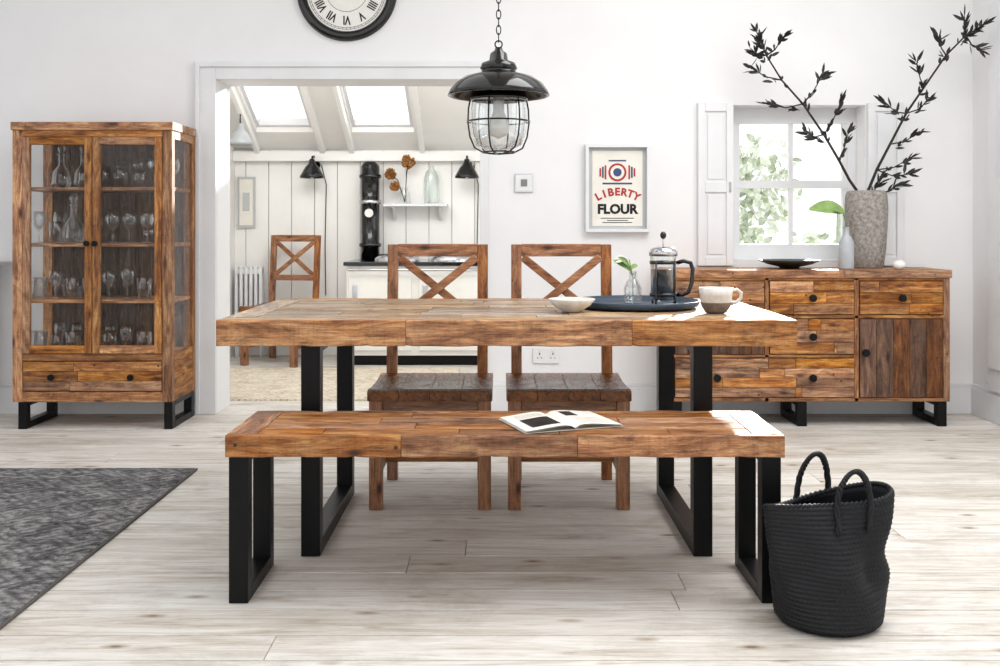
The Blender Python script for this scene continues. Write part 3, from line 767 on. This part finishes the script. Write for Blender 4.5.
bigleaf((1.86, 5.40, 1.15), (-1, -.2, .35), .22, .09, LEAFG); bigleaf((1.86, 5.40, 1.14), (-.7, -.5, .5), .11, .05, LEAFG)
b.done('bottle_with_leaf', recalc=False)
b = B(); b.lathe([(0, 0), (.05, 0), (.055, .01), (.12, .025), (.165, .045), (.162, .049), (.11, .032), (.05, .018), (0, .016)], (1.60, 5.53, ST), BOWLM, 40); b.done('shallow_bowl')
b = B(); b.lathe([(0, 0), (.018, .002), (.032, .014), (.036, .028), (.03, .042), (.016, .05), (0, .05)], (2.155, 5.40, ST), WHITE, 24); b.done('white_pebble')

# ------------------------------------------------------------ table-top things
TT = .7806
b = B(); b.lathe([(0, 0), (.20, 0), (.226, .006), (.232, .026), (.228, .027), (.222, .010), (.2, .006), (0, .006)], (.505, 3.70, TT), TRAYM, 64); b.done('round_tray')
TZ = TT+.0062
b = B(); px, py = .612, 3.75
b.lathe([(0, .012), (.046, .012), (.048, .016), (.048, .175), (.050, .185), (.047, .185), (.046, .175), (.046, .018), (0, .016)], (px, py, TZ), GLASSW, 32)
b.lathe([(0, .0165), (.0455, .0165), (.0455, .13), (0, .13)], (px, py, TZ), COFFEE, 32)
b.lathe([(0, .18), (.053, .18), (.053, .195), (.045, .208), (.02, .216), (0, .217)], (px, py, TZ), CHROME, 32)
b.cyl((px, py, TZ+.21), (px, py, TZ+.25), .0025, CHROME, 8)
b.lathe([(0, .245), (.006, .245), (.011, .252), (.012, .262), (.007, .270), (0, .272)], (px, py, TZ), BLACKENAMEL, 16)
for z in (.03, .15): b.lathe([(.0485, z), (.051, z), (.051, z+.012), (.0485, z+.012)], (px, py, TZ), BLACKENAMEL, 32)
for a in (30, 130, 230, 320):
    t = math.radians(a); c, s_ = math.cos(t)*.0505, math.sin(t)*.0505
    b.tube([(px+c*1.05, py+s_*1.05, TZ), (px+c, py+s_, TZ+.02), (px+c, py+s_, TZ+.16)], .0035, BLACKENAMEL, 8)
b.tube([(px+.05, py-.01, TZ+.155), (px+.075, py-.012, TZ+.162), (px+.10, py-.014, TZ+.155), (px+.108, py-.014, TZ+.13), (px+.104, py-.014, TZ+.08), (px+.092, py-.013, TZ+.045), (px+.07, py-.011, TZ+.035), (px+.05, py-.01, TZ+.036)], .008, BLACKENAMEL, 10)
b.done('french_press', recalc=False)
b = B(); px, py = .505, 3.80
b.lathe([(0, 0), (.03, 0), (.034, .008), (.034, .06), (.022, .085), (.014, .095), (.014, .115), (.018, .12), (.013, .12), (.011, .095), (.03, .06), (.03, .01), (0, .01)], (px, py, TZ), thin_glass('milk_bottle_glass', (.95, .96, .96), .12, .5, (1, 1, 1), .1), 24)
for ex, ez in ((-.035, .17), (-.015, .165)):
    b.tube([(px, py, TZ+.02), (px, py, TZ+.10), (px+ex, py-.01, TZ+ez)], .0025, LEAFG, 6)
bigleaf((px-.005, py, TZ+.12), (-.8, -.2, .75), .10, .03, LEAFG); bigleaf((px-.03, py-.01, TZ+.165), (-1, 0, .1), .05, .035, WHITE)
bigleaf((px-.015, py, TZ+.14), (-.5, -.4, .6), .08, .022, LEAFG); bigleaf((px-.005, py, TZ+.13), (.5, .2, .5), .035, .02, LEAFG)
b.done('bud_vase_with_lily', recalc=False)
MUG = simple('glazed_mug', (216, 212, 204), .3, 0, 30, .1)
MUGB = simple('glazed_mug_band', (120, 108, 98), .4, 0, 40, .25)
b = B(); px, py = .747, 3.46
b.lathe([(0, .0), (.036, .0), (.040, .006), (.050, .022), (.053, .036)], (px, py, TT), MUGB, 32)
b.lathe([(.053, .036), (.056, .060), (.058, .086), (.0555, .086), (.052, .04), (.04, .015), (0, .010)], (px, py, TT), MUG, 32)
b.tube([(px+.054, py, TT+.074), (px+.072, py, TT+.080), (px+.087, py, TT+.068), (px+.086, py, TT+.050), (px+.070, py, TT+.034), (px+.051, py, TT+.030)], .006, MUG, 10)
b.lathe([(0, .07), (.0545, .07)], (px, py, TT), COFFEE, 32)
b.done('coffee_mug', recalc=False)
b = B(); b.lathe([(0, 0), (.035, 0), (.038, .006), (.065, .022), (.083, .044), (.080, .046), (.06, .027), (.03, .012), (0, .010)], (.250, 3.49, TT), MUG, 40); b.done('small_bowl')

# magazine on the bench
PHOTO = simple('printed_photo', (40, 36, 36), .5, 0, 35, .5)
b = B(); Wp, Hp = .155, .225
def page(side, m, z0, xa, xb, ya, yb):
    n = 10; rows = []
    for i in range(n+1):
        x = xa+(xb-xa)*i/n; t = abs(x)/Wp
        z = z0+.012*math.sin(math.pi*min(1, t)**.6)*(1-t*.6)
        rows.append([b.bm.verts.new((x*side, y, z)) for y in (ya, yb)])
    for r0, r1 in zip(rows, rows[1:]): b.face([r0[0], r1[0], r1[1], r0[1]], m, True)
for side in (-1, 1):
    for k in range(5): page(side, PAPER, .0012+k*.0012, 0, Wp-.001*k, -Hp/2, Hp/2)
page(-1, PHOTO, .0068, .03, .12, -.08, .03)
page(1, PHOTO, .0068, .03, .07, 0.02, .09)
for k in range(5): page(-1, INK, .0068, .03, .12, .045+k*.010, .0462+k*.010)
for k in range(10): page(1, INK, .0068, .03, .13, -.095+k*.010, -.0938+k*.010)
b.box(-Wp, Wp, -Hp/2, Hp/2, 0, .0012, PAPER)
b.done('open_magazine', recalc=False, loc=(.18, 3.01, .4875), rot=math.radians(20))

# ------------------------------------------------------------ pendant lamp
b = B(); lx, ly = -.005, 3.6; E = BLACKENAMEL
b.lathe([(0, 1.722), (.012, 1.722), (.016, 1.71), (.03, 1.70), (.034, 1.675), (.060, 1.665), (.068, 1.645), (.062, 1.640), (.062, 1.632), (.075, 1.628), (.125, 1.614), (.160, 1.590), (.178, 1.564), (.184, 1.548), (.178, 1.546), (.172, 1.556), (.155, 1.578), (.12, 1.60), (.07, 1.615), (0, 1.618)], (lx, ly, 0), E, 48)
b.lathe([(0, 1.60), (.085, 1.60), (.098, 1.575), (.10, 1.545), (.105, 1.54), (.105, 1.532), (.095, 1.53), (.09, 1.54), (0, 1.54)], (lx, ly, 0), E, 40)
b.lathe([(.096, 1.54), (.102, 1.50), (.102, 1.46), (.097, 1.41), (.082, 1.37), (.05, 1.355), (0, 1.352)], (lx, ly, 0), GLASSJ, 40)
b.lathe([(0, 1.54), (.02, 1.54), (.02, 1.49), (.035, 1.455), (.04, 1.43), (.03, 1.405), (0, 1.393)], (lx, ly, 0), WHITE, 24)
n = 6
for k in range(n):
    a = 2*math.pi*k/n+.2
    pts = [(.103, 1.535), (.110, 1.50), (.112, 1.45), (.105, 1.40), (.088, 1.36), (.055, 1.343), (.0, 1.338)]
    b.tube([(lx+r*math.cos(a), ly+r*math.sin(a), z) for r, z in pts], .003, E, 8)
for r, z in ((.1125, 1.455), (.060, 1.345)):
    b.tube([(lx+r*math.cos(2*math.pi*i/40), ly+r*math.sin(2*math.pi*i/40), z) for i in range(40)], .003, E, 8, True)
b.tube([(lx+.013*math.cos(t*math.pi/8), ly, 1.733+.013*math.sin(t*math.pi/8)) for t in range(16)], .003, E, 6, True)
z = 1.757; k = 0
while z < 3.03:
    pts = []
    for i in range(14):
        t = 2*math.pi*i/14; u = .008*math.cos(t); w = .017*math.sin(t)
        pts.append((lx+(u if k % 2 else 0), ly+(0 if k % 2 else u), z+w))
    b.tube(pts, .0022, BLACK, 6, True); z += .028; k += 1
b.lathe([(0, 3.049), (.05, 3.049), (.045, 3.03), (.01, 3.01), (0, 3.01)], (lx, ly, 0), E, 24)
b.done('pendant_lamp', recalc=False)

# ------------------------------------------------------------ rug + bag
b = B(); b.box(-4.0, -1.345, 2.0, 4.42, 0, .010, rug_mat('grey_rug', (58, 58, 61), (104, 103, 105), (166, 164, 161), 1.0, .05))
b.box(-1.345, -1.335, 2.0, 4.42, 0, .009, simple('rug_binding', (90, 86, 82), .9)); b.done('area_rug', .003)

def basket():
    m, nt, out = new_mat('woven_black')
    p = nt.nodes.new('ShaderNodeBsdfPrincipled'); p.inputs['Roughness'].default_value = .6; p.inputs['Specular IOR Level'].default_value = .35
    tc = nt.nodes.new('ShaderNodeTexCoord')
    f = noise(nt, mapping(nt, tc.outputs['Object'], (60, 60, 200)), 2, 4, .7)
    r = ramp(nt, [(.35, lin((5, 6, 8))), (.75, lin((30, 32, 39)))], f); nt.links.new(r.outputs[0], p.inputs['Base Color'])
    nt.links.new(p.outputs[0], out.inputs[0])
    b = B(); seg = 224; rings = []; rows = 112
    H = .335; cx, cy = .896, 2.735
    g = lambda x, s: math.exp(-(x/s)**2)
    def ringpt(t, th, inset=0, ridge=True):
        z = H*t; ct = math.cos(th); st = math.sin(th)
        rx = .138+.034*t**1.4+.006*math.sin(t*math.pi)
        ry = .128+.012*math.sin(t*math.pi)-.050*t
        if t < .07: k = .86+.14*math.sin(t/.07*math.pi/2); rx *= k; ry *= k
        pinch = -.036*g(t-.58, .20)*max(0, ct)**1.5+.004*g(t-.18, .16)*max(0, ct)
        fold = .010*math.sin(3*th+1.0+t*2.4)*t+.010*math.sin(5*th+t*5)*math.sin(t*3)**2+.012*g(t-.45, .12)*math.sin(4*th+2.2)
        if ridge:
            row = math.floor(t*rows/4)
            fold += .0050*abs(math.sin(t*rows/4*math.pi))*abs(math.sin(th*38+(row % 2)*math.pi/2))**.6
        rim = (.028*math.cos(th-.25)-.010*st)*t**3+.010*math.sin(2*th+.5)*t**2
        return (cx+(rx+fold+pinch-inset)*ct, cy+(ry+fold-inset)*st, z+rim)
    for i in range(rows+1):
        rings.append([b.bm.verts.new(ringpt(i/rows, 2*math.pi*j/seg)) for j in range(seg)])
    for i in range(20, -1, -1):
        rings.append([b.bm.verts.new(Vector(ringpt(i/20, 2*math.pi*j/seg, .010, False))+Vector((0, 0, .008 if i < 1 else 0))) for j in range(seg)])
    for a, c in zip(rings, rings[1:]):
        for j in range(seg): b.face([a[j], a[(j+1) % seg], c[(j+1) % seg], c[j]], m, True)
    b.face(list(reversed(rings[0])), m); b.face(rings[-1], m)
    for ph in (0, math.pi):
        pts = []
        for j in range(160):
            th = 2*math.pi*j/160; q = Vector(ringpt(1, th, .005, False))
            pts.append(q+Vector((math.cos(th)*.004*math.cos(th*40+ph), math.sin(th)*.004*math.cos(th*40+ph), .004*math.sin(th*40+ph))))
        b.tube(pts, .005, m, 6, True)
    def handle(th0, th1, hgt, lean, low=.74):
        a = Vector(ringpt(low, th0, -.007, False)); e = Vector(ringpt(low, th1, -.007, False))
        a2 = Vector(ringpt(1, th0, -.006, False)); e2 = Vector(ringpt(1, th1, -.006, False))
        base = [a, a2]
        for k in range(1, 14):
            t = k/14; q = a2.lerp(e2, t); q.z += hgt*math.sin(math.pi*t)**.5; q += Vector(lean)*math.sin(math.pi*t); base.append(q)
        base += [e2, e]
        fine = []
        for u, v in zip(base, base[1:]):
            for s_ in range(6): fine.append(u.lerp(v, s_/6))
        fine.append(base[-1])
        for ph in (0, 2.09, 4.19):
            pts = [q+Vector((math.sin(i*.55+ph)*.004, math.cos(i*.55+ph)*.004, math.sin(i*.55+ph)*.002)) for i, q in enumerate(fine)]
            b.tube(pts, .0054, m, 6)
    handle(math.radians(110), math.radians(80), .12, (.0, -.03, 0))
    handle(math.radians(-90), math.radians(-60), .085, (.012, .02, 0), .8)
    b.done('woven_basket_bag', recalc=False)
basket()

# ------------------------------------------------------------ light
w = bpy.data.worlds.new('world'); scene.world = w; w.use_nodes = True
bg = w.node_tree.nodes['Background']; bg.inputs[0].default_value = (.985, .99, 1.0, 1); bg.inputs[1].default_value = 1.4
sd = bpy.data.lights.new('sun', 'SUN'); sd.energy = 10; sd.angle = math.radians(1.5); sd.color = (1, .97, .92)
so = bpy.data.objects.new('sun', sd); bpy.context.collection.objects.link(so)
so.rotation_euler = Vector((-.36, -1, -.285)).to_track_quat('-Z', 'Y').to_euler(); so.location = (5, 14, 6)
def area(name, loc, d, sx, sy, e, col):
    ad = bpy.data.lights.new(name, 'AREA'); ad.shape = 'RECTANGLE'; ad.size = sx; ad.size_y = sy; ad.energy = e; ad.color = col
    ao = bpy.data.objects.new(name, ad); bpy.context.collection.objects.link(ao)
    ao.location = loc; ao.rotation_euler = Vector(d).to_track_quat('-Z', 'Y').to_euler()
area('kitchen_fill', (-.9, 6.35, 2.45), (0, .75, -.65), 1.8, .5, 19, (1, .985, .96))  # added fill light that brightens the kitchen, no actual fitting
area('overhead_fill', (1.5, 3.1, 3.1), (-.28, .08, -1), 1.6, 2.2, 75, (1, .985, .965))  # added fill from above: lifts tops and floor, deepens shadows underneath

cd = bpy.data.cameras.new('camera'); co = bpy.data.objects.new('camera', cd); bpy.context.collection.objects.link(co)
co.location = (0, 0, 1.083); co.rotation_euler = (math.radians(90), 0, 0)
cd.sensor_width = 36; cd.lens = 36; cd.shift_y = -.108; cd.clip_start = .05
scene.camera = co
scene.view_settings.view_transform = 'Standard'
scene.view_settings.exposure = 0.0
